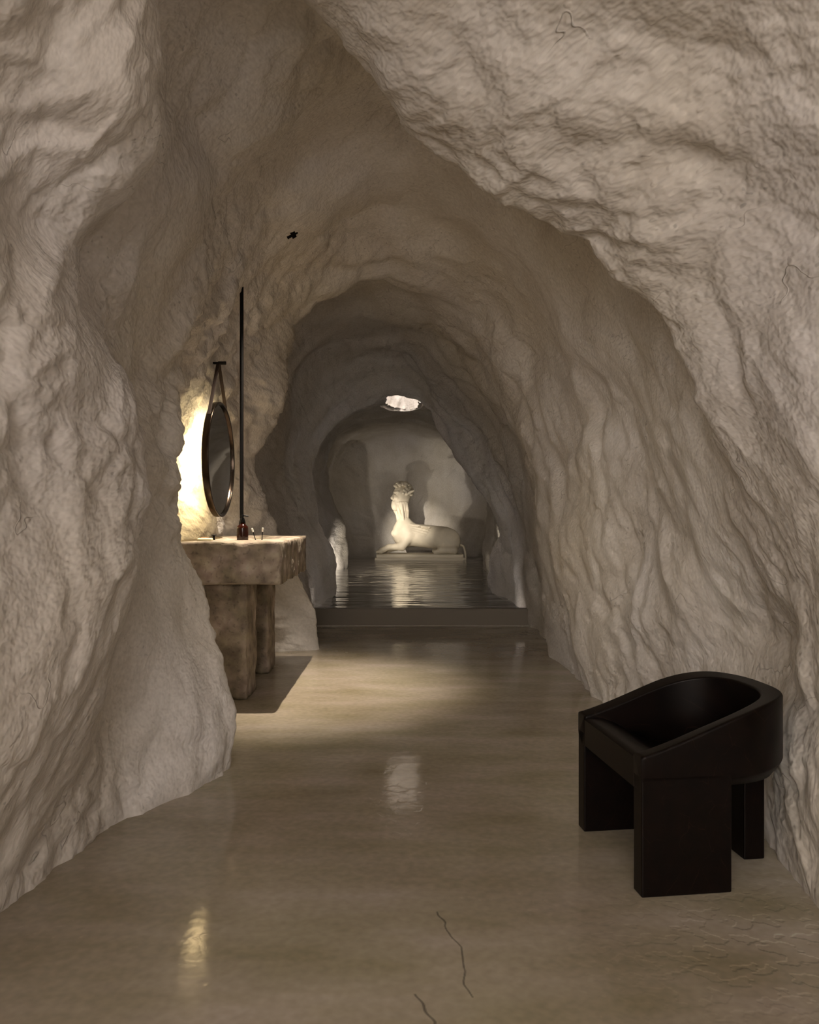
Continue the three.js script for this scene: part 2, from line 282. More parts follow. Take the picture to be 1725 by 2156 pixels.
// broken hole in the roof over the pool
const HOLE = { x: -0.1, d: 11.1, rx: 0.25, rd: 0.82 };
const SPOT = { x: -0.74, d: 5.05, r: 0.032, h: 0 };   // bore for the small spotlight over the washstand
SPOT.low = 9;
for (let k = 0; k < W * H; k++) if (pos[k * 3 + 1] > 2.3 && Math.hypot(pos[k * 3] - SPOT.x, -pos[k * 3 + 2] - SPOT.d) < 0.08) {
  SPOT.h = Math.max(SPOT.h, pos[k * 3 + 1] + 0.035); SPOT.low = Math.min(SPOT.low, pos[k * 3 + 1]);
}
const inHole = (x, h, d) => h > 2.2 && Math.hypot((x - HOLE.x) / HOLE.rx, (d - HOLE.d) / HOLE.rd) + 0.3 * noise(x * 5, 3, d * 2.5) < 1;
{
  const whole = new THREE.BufferGeometry(), idx = [];
  whole.setAttribute('position', new THREE.BufferAttribute(pos, 3));
  const groups = { wall_left: [], ceiling: [], wall_right: [], wall_back: [] };
  const kBack = vs.findIndex((v) => v >= NV - 3 + 0.6);
  for (let j = 0; j < H - 1; j++) for (let i = 0; i < USEG; i++) {
    const a = j * W + i, b = a + 1, c = a + W, e = c + 1;
    const x = base[a * 3], h = base[a * 3 + 1], d = base[a * 3 + 2];
    if (inHole(x, h, d) || (h > 2.3 && Math.hypot(pos[a * 3] - SPOT.x, -pos[a * 3 + 2] - SPOT.d) < SPOT.r)) continue;
    const u = ((i + 0.5) / USEG) * (NU - 1);
    const g = j >= kBack ? 'wall_back' : u < 6 ? 'wall_left' : u > 10.5 ? 'wall_right' : 'ceiling';
    groups[g].push(a, b, c, b, e, c); idx.push(a, b, c, b, e, c);
  }
  whole.setIndex(idx); whole.computeVertexNormals();
  const nor = whole.attributes.normal.array;
  for (const [name, list] of Object.entries(groups)) {
    const map = new Map(), p = [], n = [], uv = [], col = [];
    const out = list.map((k) => {
      let q = map.get(k);
      if (q === undefined) {
        q = map.size; map.set(k, q);
        for (let c = 0; c < 3; c++) { p.push(pos[k * 3 + c]); n.push(nor[k * 3 + c]); col.push(tint[k * 3 + c]); }
        uv.push(uvs[k * 2], uvs[k * 2 + 1]);
      }
      return q;
    });
    const g = new THREE.BufferGeometry();
    g.setAttribute('position', new THREE.Float32BufferAttribute(p, 3));
    g.setAttribute('normal', new THREE.Float32BufferAttribute(n, 3));
    g.setAttribute('uv', new THREE.Float32BufferAttribute(uv, 2));
    g.setAttribute('color', new THREE.Float32BufferAttribute(col, 3));
    g.setIndex(out);
    const m = struct(name, g, rockMaterial);
    m.userData.label = { wall_left: 'rough pale hewn rock wall on the left with a niche for the washstand', ceiling: 'rough vaulted rock ceiling of the cave', wall_right: 'rough pale hewn rock wall on the right', wall_back: 'rock wall at the back of the pool chamber' }[name];
    if (name === 'ceiling') {                     // sides of the hole, up to the open air
      const sp = [], si = [], su = [], sc = [], SN = 96, SM = 14;
      for (let b = 0; b <= SM; b++) for (let a = 0; a <= SN; a++) {
        const th = (a % SN) / SN * Math.PI * 2, hh = 2.6 + b * 0.06;
        const k = 1.3 + 0.16 * noise(Math.cos(th) * 2, Math.sin(th) * 2, hh * 3) + 0.1 * noise(Math.cos(th) * 7, Math.sin(th) * 7, hh * 9) - 0.005 * b;
        sp.push(HOLE.x + Math.cos(th) * HOLE.rx * k, hh, -(HOLE.d + Math.sin(th) * HOLE.rd * (k * 0.9)));
        su.push(a / SN * 2, b * 0.03); sc.push(1, 1, 1);
      }
      for (let b = 0; b < SM; b++) for (let a = 0; a < SN; a++) { const q = b * (SN + 1) + a; si.push(q, q + 1, q + SN + 1, q + 1, q + SN + 2, q + SN + 1); }
      const sg = new THREE.BufferGeometry();
      sg.setAttribute('position', new THREE.Float32BufferAttribute(sp, 3)); sg.setAttribute('uv', new THREE.Float32BufferAttribute(su, 2)); sg.setAttribute('color', new THREE.Float32BufferAttribute(sc, 3));
      sg.setIndex(si); sg.computeVertexNormals();
      part('skylight_shaft', sg, rockMaterial, m);
      const bp = [], bi = [], BN = 40;      // closed rock pocket round the lamp, above the vault
      for (let a = 0; a <= BN; a++) {
        const th = a / BN * Math.PI * 2, ring = (rr) => [SPOT.x + rr * Math.cos(th), SPOT.d + rr * Math.sin(th)];
        const [rx, rd] = ring(0.2);
        let best = 9, hh = 0;
        for (const k of map.keys()) { const q = Math.hypot(pos[k * 3] - rx, -pos[k * 3 + 2] - rd); if (q < best) { best = q; hh = pos[k * 3 + 1]; } }
        bp.push(rx, hh + 0.004, -rd, rx, SPOT.h + 0.25, -rd, SPOT.x, SPOT.h + 0.26, -SPOT.d);
        if (a < BN) { const q = a * 3; bi.push(q, q + 3, q + 1, q + 1, q + 3, q + 4, q + 1, q + 4, q + 2); }
      }
      const bg = new THREE.BufferGeometry(); bg.setAttribute('position', new THREE.Float32BufferAttribute(bp, 3)); bg.setIndex(bi); bg.computeVertexNormals();
      part('lamp_bore', bg, new THREE.MeshStandardMaterial({ color: 0x3a3530, roughness: 1, side: THREE.DoubleSide }), m);
    }
  }
}

// ---------------------------------------------------------------- floor, step, pool
const FX = 3.6, FD0 = 0.8, FD1 = 7.8;             // one texture over the part of the floor in view
const crackLine = (x, d) => {                      // two hairline cracks near the camera
  let best = 9;
  for (const c of [[[0.08, 2.22], [0.095, 2.16], [0.098, 2.12], [0.135, 2.04], [0.125, 1.97], [0.128, 1.9], [0.137, 1.83]], [[0.02, 1.84], [0.035, 1.79], [0.05, 1.74], [0.045, 1.66]]])
    for (let k = 0; k + 1 < c.length; k++) {
      const [ax, ay] = c[k], [bx, by] = c[k + 1], t = clamp(((x - ax) * (bx - ax) + (d - ay) * (by - ay)) / ((bx - ax) ** 2 + (by - ay) ** 2));
      best = Math.min(best, Math.hypot(x - mix(ax, bx, t), d - mix(ay, by, t)));
    }
  return best;
};
const floorMap = texture(1536, 2048, (u, v) => {
  const x = (u - 0.5) * FX, d = FD0 + v * (FD1 - FD0);
  const wob = 0.012 * noise(x * 18, d * 18, 1);
  const cloud = fbm(x * 0.9, d * 0.9, 5, 4), streak = fbm(x * 2.2, d * 5.5, 9, 4), fine = fbm(x * 38, d * 38, 2, 2);
  const speck = sstep(0.5, 0.62, noise(x * 55, d * 55, 4)) * sstep(0.1, 0.5, noise(x * 3, d * 3, 8));
  const crack = 1 - sstep(0.0012, 0.0034, crackLine(x + wob, d));
  const chip = Math.exp(-(((x - 0.95) / 0.35) ** 2 + ((d - 2.05) / 0.3) ** 2)), flake = sstep(0.1, 0.2, fbm(x * 16, d * 22, 3, 3)) - sstep(0.1, 0.2, fbm(x * 16, (d + 0.006) * 22, 3, 3));
  const l = 0.16 * chip * flake + 0.80 + 0.1 * cloud + 0.08 * streak + 0.045 * fine + 0.04 * speck - 0.26 * crack;
  return [l, l * (0.935 + 0.02 * cloud), l * (0.83 + 0.05 * streak + 0.03 * cloud)];
}, true);
const floorRough = texture(1024, 1024, (u, v) => 0.5 + 0.16 * tileFbm(u, v, 5, 5, 17) + 0.06 * tileFbm(u, v, 40, 2, 23));
const floorNormal = normalTexture(1024, 0.0016, [2.1, 2.26], (u, v) => {
  const wu = u + 0.015 * tileFbm(u, v, 6, 2, 5);
  const flake = sstep(0.28, 0.4, tileFbm(wu, v, 26, 3, 43)) * sstep(0.12, 0.35, tileFbm(u, v, 3, 2, 71));
  return 0.5 + 0.14 * tileFbm(u, v, 7, 4, 13) + 0.03 * tileFbm(u, v, 60, 2, 31) + 0.16 * flake - 0.1 * sstep(0.5, 0.7, tileFbm(u, v, 34, 2, 57));
});
floorRough.repeat.set(1.4, 2.4); floorNormal.repeat.set(1.7, 3.1);
for (const t of [floorMap]) { t.wrapS = t.wrapT = THREE.MirroredRepeatWrapping; }
const floorMaterial = new THREE.MeshPhysicalMaterial({ map: floorMap, roughnessMap: floorRough, roughness: 0.2, ior: 1.42, normalMap: floorNormal });
floorMaterial.color.setRGB(0.50, 0.50, 0.49);
const STEP_D = 7.79;
{
  const g = new RoundedBoxGeometry(5, 1.25, 0.3, 2, 0.03); g.translate(-1.1, 0.42, 3.0);
  struct('wall_front', g, floorMaterial).userData.label = 'low parapet across the cave mouth behind the camera';
}
{
  const g = new THREE.BoxGeometry(9.6, 0.16, STEP_D + 3.4, 1, 1, 1);
  g.translate(0, -0.08, -(STEP_D - 3.4) / 2);
  const p = g.attributes.position, uv = g.attributes.uv;
  for (let i = 0; i < p.count; i++) uv.setXY(i, p.getX(i) / FX + 0.5, (-p.getZ(i) - FD0) / (FD1 - FD0));
  struct('floor', g, floorMaterial).userData.label = 'polished earth coloured screed floor of the cave';
}
const stoneDark = new THREE.MeshStandardMaterial({ roughness: 0.6 });
stoneDark.color.setRGB(0.17, 0.145, 0.11);
{
  const g = new RoundedBoxGeometry(3.2, 0.165, 0.1, 3, 0.006);
  const m = new THREE.Mesh(g, stoneDark); m.name = 'stone_step'; m.position.set(0, 0.0825 - 0.0, -(STEP_D + 0.05));
  shade(m); add(tag(m, 'low dark stone step across the far end of the floor, holding back the pool', 'step'));
  const fl = new THREE.BoxGeometry(4.2, 0.1, 9.9); fl.translate(0, -0.4, -(STEP_D + 0.1 + 4.9));
  struct('floor_001', fl, stoneDark).userData.label = 'dark stone bed of the pool under the water';
}
{
  // still water with slow ripples running across the cave
  const NXW = 150, NZW = 560, w = 4.0, d0 = STEP_D + 0.1, d1 = 17.6, top = 0.152;
  const P = [], I = [], U = [];
  for (let j = 0; j <= NZW; j++) for (let i = 0; i <= NXW; i++) {
    const x = (i / NXW - 0.5) * w, d = mix(d0, d1, j / NZW);
    const r = 0.005 * noise(x * 0.7, d * 2.4, 1) + 0.004 * noise(x * 1.6 + 4, d * 5.6, 2) + 0.0022 * noise(x * 5 + 1, d * 14, 3);
    P.push(x, top + r * sstep(0, 0.3, d - d0), -d); U.push(x, d);
  }
  for (let j = 0; j < NZW; j++) for (let i = 0; i < NXW; i++) { const a = j * (NXW + 1) + i; I.push(a, a + 1, a + NXW + 1, a + 1, a + NXW + 2, a + NXW + 1); }
  const off = P.length / 3;
  P.push(-w / 2, -0.34, -d0, w / 2, -0.34, -d0, w / 2, -0.34, -d1, -w / 2, -0.34, -d1); U.push(0, 0, 0, 0, 0, 0, 0, 0);
  I.push(off, off + 2, off + 1, off, off + 3, off + 2);
  const a0 = 0, a1 = NXW, b0 = NZW * (NXW + 1), b1 = b0 + NXW;
  for (let i = 0; i < NXW; i++) { I.push(off, i + 1, i); I.push(off + 3, b0 + i, b0 + i + 1); }
  I.push(off, off + 1, a1); I.push(off + 3, b1, off + 2);
  for (let j = 0; j < NZW; j++) { const l0 = j * (NXW + 1), l1 = l0 + NXW + 1, r0 = l0 + NXW, r1 = r0 + NXW + 1; I.push(off, l0, l1); I.push(off + 1, r1, r0); }
  I.push(off, b0, off + 3); I.push(off + 1, off + 2, b1);
  const g = new THREE.BufferGeometry();
  g.setAttribute('position', new THREE.Float32BufferAttribute(P, 3)); g.setAttribute('uv', new THREE.Float32BufferAttribute(U, 2)); g.setIndex(I); g.computeVertexNormals();
  const m = new THREE.MeshPhysicalMaterial({ transmission: 1, thickness: 0.5, ior: 1.33, roughness: 0.03, specularIntensity: 0.42 });
  m.color.setRGB(1, 1, 1);
  const mesh = new THREE.Mesh(g, m); mesh.name = 'pool_water'; mesh.castShadow = mesh.receiveShadow = true;
  add(tag(mesh, 'dark rippling water of the pool in the far chamber, mirroring the statue', 'water'));
}

// ---------------------------------------------------------------- travertine washstand in the niche
const travMap = texture(512, 512, (u, v) => {
  const b = tileFbm(u, v, 4, 5, 201), s = tileFbm(u, v * 1, 9, 4, 207), pit = sstep(0.45, 0.75, tileFbm(u, v, 26, 3, 213));
  const l = 0.78 + 0.2 * b + 0.12 * s - 0.1 * pit;
  return [l, l * (0.965 + 0.02 * s), l * (0.9 + 0.05 * b)];
}, true);
const travNormal = normalTexture(512, 0.012, [0.71, 0.71], (u, v) => 0.6 + 0.25 * tileFbm(u, v, 8, 5, 219) - 0.12 * sstep(0.35, 0.7, tileFbm(u, v, 26, 3, 213)));
const travertine = new THREE.MeshStandardMaterial({ map: travMap, normalMap: travNormal, roughness: 0.85 });
travertine.color.setRGB(0.41, 0.36, 0.315);
// a rough-split stone block: x0..x1, y0..y1, depth d0..d1
function stoneBlock(x0, x1, y0, y1, d0, d1, cell, rough, topShape) {
  const nx = Math.max(2, Math.round((x1 - x0) / cell)), ny = Math.max(2, Math.round((y1 - y0) / cell)), nz = Math.max(2, Math.round((d1 - d0) / cell));
  let g = new THREE.BoxGeometry(x1 - x0, y1 - y0, d1 - d0, nx, ny, nz);
  g.translate((x0 + x1) / 2, (y0 + y1) / 2, -(d0 + d1) / 2);
  const p = g.attributes.position, nr = g.attributes.normal, uv = g.attributes.uv;
  for (let i = 0; i < p.count; i++) {
    let x = p.getX(i), y = p.getY(i), d = -p.getZ(i);
    uv.setXY(i, (Math.abs(nr.getX(i)) > 0.5 ? d : x) * 1.4, (Math.abs(nr.getY(i)) > 0.5 ? d : y) * 1.4);
    const ex = Math.min(x - x0, x1 - x), ey = Math.min(y - y0, y1 - y), ed = Math.min(d - d0, d1 - d);
    const near = [ex, ey, ed].sort((a, b) => a - b)[1];                       // closeness to an edge
    const chip = (1 - sstep(0, 0.03, near)) * (0.4 + sstep(0.0, 0.4, noise(x * 14, y * 14, d * 14)));
    const e = rough * (0.8 * fbm(x * 7, y * 7, d * 7, 3) + 0.7 * facets(x * 11, y * 11, d * 11)) - 0.008 * chip;
    const k = 1 / (1e-6 + ex + ey + ed);
    const cx = (x0 + x1) / 2, cy = (y0 + y1) / 2, cd = (d0 + d1) / 2;
    const side = (c, m, ee) => (ee < 1e-5 ? Math.sign(c - m) : 0);
    let ny2 = side(y, cy, ey);
    const flat = topShape && y > y1 - 1e-5 && ex > 0.02 && ed > 0.02 ? 0.15 : 1;
    p.setXYZ(i, x + side(x, cx, ex) * e, y + ny2 * e * flat + (topShape && y > y1 - 1e-5 ? topShape(x, d) : 0), -(d + side(d, cd, ed) * e));
  }
  const weld = mergeVertices(new THREE.BufferGeometry().setAttribute('position', p).setIndex(g.index), 1e-5);
  weld.computeVertexNormals();
  // give the welded normals back to the box, which keeps its uv per face
  const key = (a, i) => `${a.getX(i).toFixed(4)},${a.getY(i).toFixed(4)},${a.getZ(i).toFixed(4)}`, nm = new Map();
  for (let i = 0; i < weld.attributes.position.count; i++) nm.set(key(weld.attributes.position, i), i);
  for (let i = 0; i < p.count; i++) { const q = nm.get(key(p, i)); if (q !== undefined) nr.setXYZ(i, weld.attributes.normal.getX(q), weld.attributes.normal.getY(q), weld.attributes.normal.getZ(q)); }
  return g;
}
const TOP = 0.93, SX = -0.739, SD0 = 4.62, SD1 = 5.8;
{
  const o = thing('stone_washstand', 'heavy rough travertine washstand slab on two block legs, built into the left rock niche', 'washstand', [-1.1, 0, -5.2]);
  const put = (g) => g.translate(1.1, 0, 5.2);
  part('slab', put(stoneBlock(-1.47, SX, 0.68, TOP, SD0, SD1, 0.018, 0.007, (x, d) => -0.09 * sstep(0.25, 0.06, Math.hypot((x + 1.0) / 0.9, (d - 5.35) / 1.3)))), travertine, o);
  part('leg', put(stoneBlock(-1.2, -0.95, 0, 0.68, 4.72, 5.03, 0.02, 0.008)), travertine, o);
  part('leg', put(stoneBlock(-1.16, -0.957, 0, 0.68, 5.48, 5.76, 0.02, 0.008)), travertine, o);
}

// black metal and brass finishes
const blackMetal = new THREE.MeshPhysicalMaterial({ color: 0x050404, roughness: 0.5, specularIntensity: 0.4 });
const darkSteel = new THREE.MeshStandardMaterial({ color: 0x4a4038, roughness: 0.22, metalness: 1 });
const leather = new THREE.MeshStandardMaterial({ color: 0x2a170c, roughness: 0.7 });
function tube(points, r, seg = 24, rad = 10, closed = false) {
  return new THREE.TubeGeometry(new THREE.CatmullRomCurve3(points.map((p) => new THREE.Vector3(...p)), closed, 'catmullrom', 0.3), seg, r, rad, closed);
}
// ceiling-fed tap: a straight pipe down from the rock over the basin
{
  const o = thing('ceiling_tap', 'tall slim black pipe tap dropping from the rock down to the washstand', 'tap', [-1.065, 0, -5.12]);
  const g = new THREE.CylinderGeometry(0.012, 0.012, 1.56, 20); g.translate(0, 1.06 + 0.78, 0);
  part('pipe', g, blackMetal, o);
  part('spout', new THREE.LatheGeometry([[0.0095, 0], [0.02, 0.0], [0.021, 0.006], [0.02, 0.03], [0.0135, 0.05], [0.012, 0.056]].map((p) => new THREE.Vector2(...p)), 24).translate(0.004, 1.008, 0), blackMetal, o);
}
// round mirror on a leather strap, lit from behind
const MIR = { x: -1.205, h: 1.43, d: 5.1, r: 0.36 };
{
  const o = thing('round_mirror', 'round dark-framed mirror hanging by a leather strap in the lit niche', 'mirror', [MIR.x, MIR.h, -MIR.d]);
  const glass = new THREE.CylinderGeometry(MIR.r - 0.012, MIR.r - 0.012, 0.006, 96); glass.rotateZ(-Math.PI / 2); glass.translate(0.006, 0, 0);
  const mirrorGlass = new THREE.MeshStandardMaterial({ metalness: 1, roughness: 0.02 }); mirrorGlass.color.setRGB(0.8, 0.8, 0.8);
  part('mirror_glass', glass, mirrorGlass, o);
  const fr = new THREE.LatheGeometry([[MIR.r - 0.016, -0.018], [MIR.r, -0.018], [MIR.r + 0.002, -0.014], [MIR.r + 0.002, 0.018], [MIR.r, 0.022], [MIR.r - 0.014, 0.022], [MIR.r - 0.016, 0.018], [MIR.r - 0.016, -0.018]].map((p) => new THREE.Vector2(...p)), 128);
  fr.rotateZ(-Math.PI / 2);
  part('frame', fr, darkSteel, o);
  const hook = 2.035 - MIR.h;
  for (const s of [-1, 1]) {
    const dz = s * 0.27, y1 = Math.sqrt(MIR.r ** 2 - dz ** 2) - 0.01;
    const a = new THREE.Vector3(-0.002, hook, s * 0.012), b = new THREE.Vector3(-0.002, y1, dz), len = a.distanceTo(b);
    const g = new RoundedBoxGeometry(0.022, len, 0.006, 2, 0.002);
    g.applyMatrix4(new THREE.Matrix4().makeRotationX(Math.atan2(b.z - a.z, b.y - a.y) + Math.PI)); g.translate((a.x + b.x) / 2, (a.y + b.y) / 2, (a.z + b.z) / 2);
    part('strap', g, leather, o);
  }
  const peg = new THREE.LatheGeometry([[0, 0], [0.008, 0], [0.008, 0.085], [0.011, 0.087], [0.011, 0.135], [0, 0.136]].map((p) => new THREE.Vector2(...p)), 20);
  peg.rotateZ(-Math.PI / 2); peg.translate(-0.09, hook + 0.006, 0);
  part('peg', peg, blackMetal, o);
  // the lamp behind it: a shallow glowing disc facing the rock
  const glow = new THREE.MeshStandardMaterial({ color: 0x222018, emissive: new THREE.Color().setRGB(1, 0.8, 0.45), emissiveIntensity: 4 });
  const disc = new THREE.CylinderGeometry(0.26, 0.27, 0.012, 64); disc.rotateZ(Math.PI / 2); disc.translate(-0.024, 0, 0);
  part('back_lamp', disc, glow, o, 'warm glowing lamp disc behind the mirror');
  const area = new THREE.RectAreaLight(new THREE.Color().setRGB(1, 0.75, 0.37), 12, 0.42, 0.42);
  area.position.set(MIR.x - 0.034, MIR.h, -MIR.d); area.lookAt(MIR.x - 1, MIR.h, -MIR.d); area.name = 'mirror_back_light';
  scene.add(area);
}
// things on the slab
{
  const y = TOP - 0.004;
  const amber = new THREE.MeshPhysicalMaterial({ color: 0x3a1206, roughness: 0.12, transmission: 0.55, thickness: 0.06, ior: 1.5, attenuationDistance: 0.04 });
  amber.attenuationColor.setRGB(0.35, 0.08, 0.02);
  const b = thing('soap_bottle', 'dark amber pump bottle standing under the pipe tap', 'bottle', [-1.014, y, -4.9]);
  part('bottle', new THREE.LatheGeometry([[0, 0], [0.031, 0], [0.035, 0.004], [0.035, 0.074], [0.032, 0.086], [0.02, 0.098], [0.0125, 0.103], [0.0125, 0.112], [0, 0.112]].map((p) => new THREE.Vector2(...p)), 40), amber, b);
  part('pump', mergeGeometries([new THREE.CylinderGeometry(0.0145, 0.0145, 0.016, 24).translate(0, 0.118, 0), new THREE.CylinderGeometry(0.005, 0.005, 0.026, 16).translate(0, 0.136, 0), new THREE.CylinderGeometry(0.009, 0.011, 0.012, 20).translate(0, 0.152, 0), new THREE.CylinderGeometry(0.0038, 0.0045, 0.036, 12).rotateZ(Math.PI / 2 - 0.25).translate(0.018, 0.151, 0)]), blackMetal, b);

  const k = thing('counter_knob', 'small black mushroom-shaped knob on the washstand left of the bottle', 'knob', [-1.188, y, -4.9]);
  part('stem', new THREE.LatheGeometry([[0, 0], [0.015, 0], [0.015, 0.003], [0.0075, 0.006], [0.0062, 0.016], [0.0075, 0.029], [0, 0.029]].map((p) => new THREE.Vector2(...p)), 28), blackMetal, k);
  part('cap', new THREE.LatheGeometry([[0, 0.029], [0.0075, 0.029], [0.015, 0.031], [0.0165, 0.034], [0.015, 0.037], [0, 0.038]].map((p) => new THREE.Vector2(...p)), 28), blackMetal, k);

  const soapA = new THREE.MeshStandardMaterial({ roughness: 0.45 }); soapA.color.setRGB(0.62, 0.6, 0.4);
  const soapB = new THREE.MeshStandardMaterial({ roughness: 0.45 }); soapB.color.setRGB(0.6, 0.36, 0.27);
  const s1 = new THREE.Mesh(new RoundedBoxGeometry(0.088, 0.02, 0.055, 4, 0.009), soapA); s1.name = 'soap_bar'; s1.position.set(-1.205, y + 0.01, -4.755); s1.rotation.y = 0.1;
  shade(add(tag(s1, 'pale green soap bar lying near the front left of the washstand', 'soap')));
  const s2 = new THREE.Mesh(new RoundedBoxGeometry(0.05, 0.018, 0.036, 4, 0.008), soapB); s2.name = 'soap_bar'; s2.position.set(-1.275, y + 0.009, -5.03); s2.rotation.y = -0.3;
  shade(add(tag(s2, 'smaller pinkish soap bar behind the pale green one, by the glowing rock', 'soap')));

  const bristle = new THREE.MeshStandardMaterial({ color: 0xe9e4da, roughness: 0.9 });
  for (const [x, lean, turn, label] of [[-0.938, 0.3, 0, 'left small black brush with white bristles, leaning beside the bottle'], [-0.9, -0.07, 0.4, 'right small black brush with white bristles, standing upright beside the bottle']]) {
    const t = thing('small_brush', label, 'brush', [x, y, -4.92], 0, 'small brushes on the washstand');
    const in_ = new THREE.Matrix4().makeRotationZ(lean).multiply(new THREE.Matrix4().makeRotationY(turn));
    part('handle', new THREE.LatheGeometry([[0, 0], [0.0055, 0], [0.0055, 0.003], [0.0028, 0.008], [0.0024, 0.03], [0.003, 0.054], [0, 0.055]].map((p) => new THREE.Vector2(...p)), 16).applyMatrix4(in_), blackMetal, t);
    part('bristles', new RoundedBoxGeometry(0.0105, 0.026, 0.009, 3, 0.003).translate(0, 0.066, 0).applyMatrix4(in_), bristle, t);
  }
}

// ---------------------------------------------------------------- dark three-legged tub stool
{
  const veins = texture(512, 512, (u, v) => {
    // lacquered skins laid edge to edge: faint pale seams
    let b1 = 9, b2 = 9; const N = 4, x = u * N + 0.12 * tileFbm(u, v, 6, 3, 301), y = v * N + 0.12 * tileFbm(u, v, 6, 3, 307);
    for (let i = -1; i < 2; i++) for (let j = -1; j < 2; j++) {
      const a = Math.floor(x) + i, b = Math.floor(y) + j, ai = (a % N + N) % N, bi = (b % N + N) % N;
      const d = Math.hypot(a + hash3(ai, bi, 3) - x, b + hash3(ai, bi, 8) - y);
      if (d < b1) { b2 = b1; b1 = d; } else if (d < b2) b2 = d;
    }
    const seam = 1 - sstep(0.0, 0.035, b2 - b1), f = tileFbm(u, v, 8, 4, 311);
    const l = 0.5 + 0.12 * f + 0.6 * seam * sstep(-0.3, 0.4, tileFbm(u, v, 5, 2, 317));
    return [l, l * 0.86, l * 0.78];
  }, true);
  const lacquer = new THREE.MeshPhysicalMaterial({ map: veins, roughness: 0.42, specularIntensity: 0.35 });
  lacquer.color.setRGB(0.016, 0.011, 0.009);
  const o = thing('tub_stool', 'low chunky near-black tub stool with scooped seat and three slab legs by the right wall', 'stool', [0.627, 0, -2.565], 0.128);
  const HW = 0.27, T = 0.06, D = 0.535, XS = 0.24, NS = 96;
  const outline = (s, inset) => {                 // s 0..1 from the near front corner round the back to the far front corner
    const w = HW - inset, Lx = XS, a = D - inset - Lx, arc = Math.PI * (w + a) / 2, tot = 2 * Lx + arc, q = s * tot;
    if (q < Lx) return [q, w];
    if (q > tot - Lx) return [tot - q, -w];
    const th = ((q - Lx) / arc) * Math.PI, e = 0.8, c = Math.cos(th), n = Math.sin(th);
    return [Lx + a * Math.pow(Math.max(0, n), e), w * Math.sign(c) * Math.pow(Math.abs(c), e)];
  };
  const rim = (x) => 0.4 + 0.15 * sstep(-0.12, 0.5, x) * 1.06 - 0.0145;
  const low = (x) => 0.325 + 0.02 * sstep(0.27, 0.53, x);
  const P = [], I = [], U = [], M = 12;
  for (let i = 0; i <= NS; i++) {
    const s = i / NS, [ox, oz] = outline(s, 0), [ix, iz] = outline(s, T), r = 0.008;
    const ht = rim(ox), hi = rim(ix) - 0.004, lo = low(ox);
    const at = (k, h) => [mix(ox, ix, k), h, mix(oz, iz, k)];
    const sec = [at(0.04, lo), at(0, lo + r), at(0, mix(lo, ht, 0.5)), at(0, ht - r), at(0.04, ht - r * 0.3), at(0.14, ht), at(0.86, hi), at(0.96, hi - r * 0.3), at(1, hi - r), at(1, mix(hi, 0.3, 0.5)), at(1, 0.3), at(0.5, Math.min(lo, 0.3))];
    sec.forEach((p) => { P.push(...p); U.push((p[0] + s * 0.4) * 2.2, (p[1] + p[2] * 0.7) * 2.2); });
  }
  for (let i = 0; i < NS; i++) for (let k = 0; k < M; k++) { const a = i * M + k, b = i * M + (k + 1) % M, c = a + M, e = b + M; I.push(a, c, b, b, c, e); }
  for (const [b, flip] of [[0, 0], [NS * M, 1]]) for (let k = 1; k < M - 1; k++) flip ? I.push(b, b + k + 1, b + k) : I.push(b, b + k, b + k + 1);
  const flatten = (p, idx, u, crease = 0.9) => {
    const g = new THREE.BufferGeometry(); g.setAttribute('position', new THREE.Float32BufferAttribute(p, 3)); g.setAttribute('uv', new THREE.Float32BufferAttribute(u, 2)); g.setIndex(idx);
    g.computeVertexNormals(); return g;
  };
  const back = part('backrest', flatten(P, I, U), lacquer, o);
  back.material.side = THREE.DoubleSide;
  // seat: a lip at the front falling into a scoop; closed underneath
  const SP = [], SI = [], SU = [], NX = 40, NZ = 24;
  const halfW = (x) => (x < XS ? HW - T + 0.004 : (HW - T + 0.004) * Math.pow(Math.max(0, 1 - Math.pow((x - XS) / (D - T - XS + 0.004), 2.2)), 1 / 2.2));
  for (const side of [1, 0]) for (let i = 0; i <= NX; i++) for (let j = 0; j <= NZ; j++) {
    const x = (i / NX) * (D - T + 0.003), w = halfW(x), z = (j / NZ * 2 - 1) * w;
    const y = side ? 0.392 - 0.006 * (1 - sstep(0, 0.012, x)) - 0.085 * sstep(0.04, 0.26, x) - 0.012 * (1 - (z / (w + 1e-4)) ** 2) * sstep(0.02, 0.2, x) : 0.298;
    SP.push(x + 0.001, y, z); SU.push(x * 2, z * 2);
  }
  const NB = (NX + 1) * (NZ + 1);
  for (let i = 0; i < NX; i++) for (let j = 0; j < NZ; j++) { const a = i * (NZ + 1) + j, b = a + NZ + 1; SI.push(a, a + 1, b, a + 1, b + 1, b); SI.push(NB + a, NB + b, NB + a + 1, NB + a + 1, NB + b, NB + b + 1); }
  const off = SP.length / 3;                      // front apron has its own sharp edge
  for (let j = 0; j <= NZ; j++) { const z = (j / NZ * 2 - 1) * halfW(0); SP.push(0.001, 0.386, z, 0.001, 0.298, z); SU.push(z * 2, 0.8, z * 2, 0.6); }
  for (let j = 0; j < NZ; j++) { const a = off + j * 2; SI.push(a, a + 1, a + 2, a + 1, a + 3, a + 2); }
  part('seat', flatten(SP, SI, SU), lacquer, o);
  const block = (x0, x1, h, z0, z1) => { const g = new RoundedBoxGeometry(x1 - x0, h, z1 - z0, 3, 0.005); g.translate((x0 + x1) / 2, h / 2, (z0 + z1) / 2); return g; };
  part('leg', block(0, 0.273, 0.345, HW - T, HW), lacquer, o);
  part('leg', block(0, 0.273, 0.345, -HW, -HW + T), lacquer, o);
  part('leg', block(0.425, 0.495, 0.34, -0.075, 0.07), lacquer, o);
}

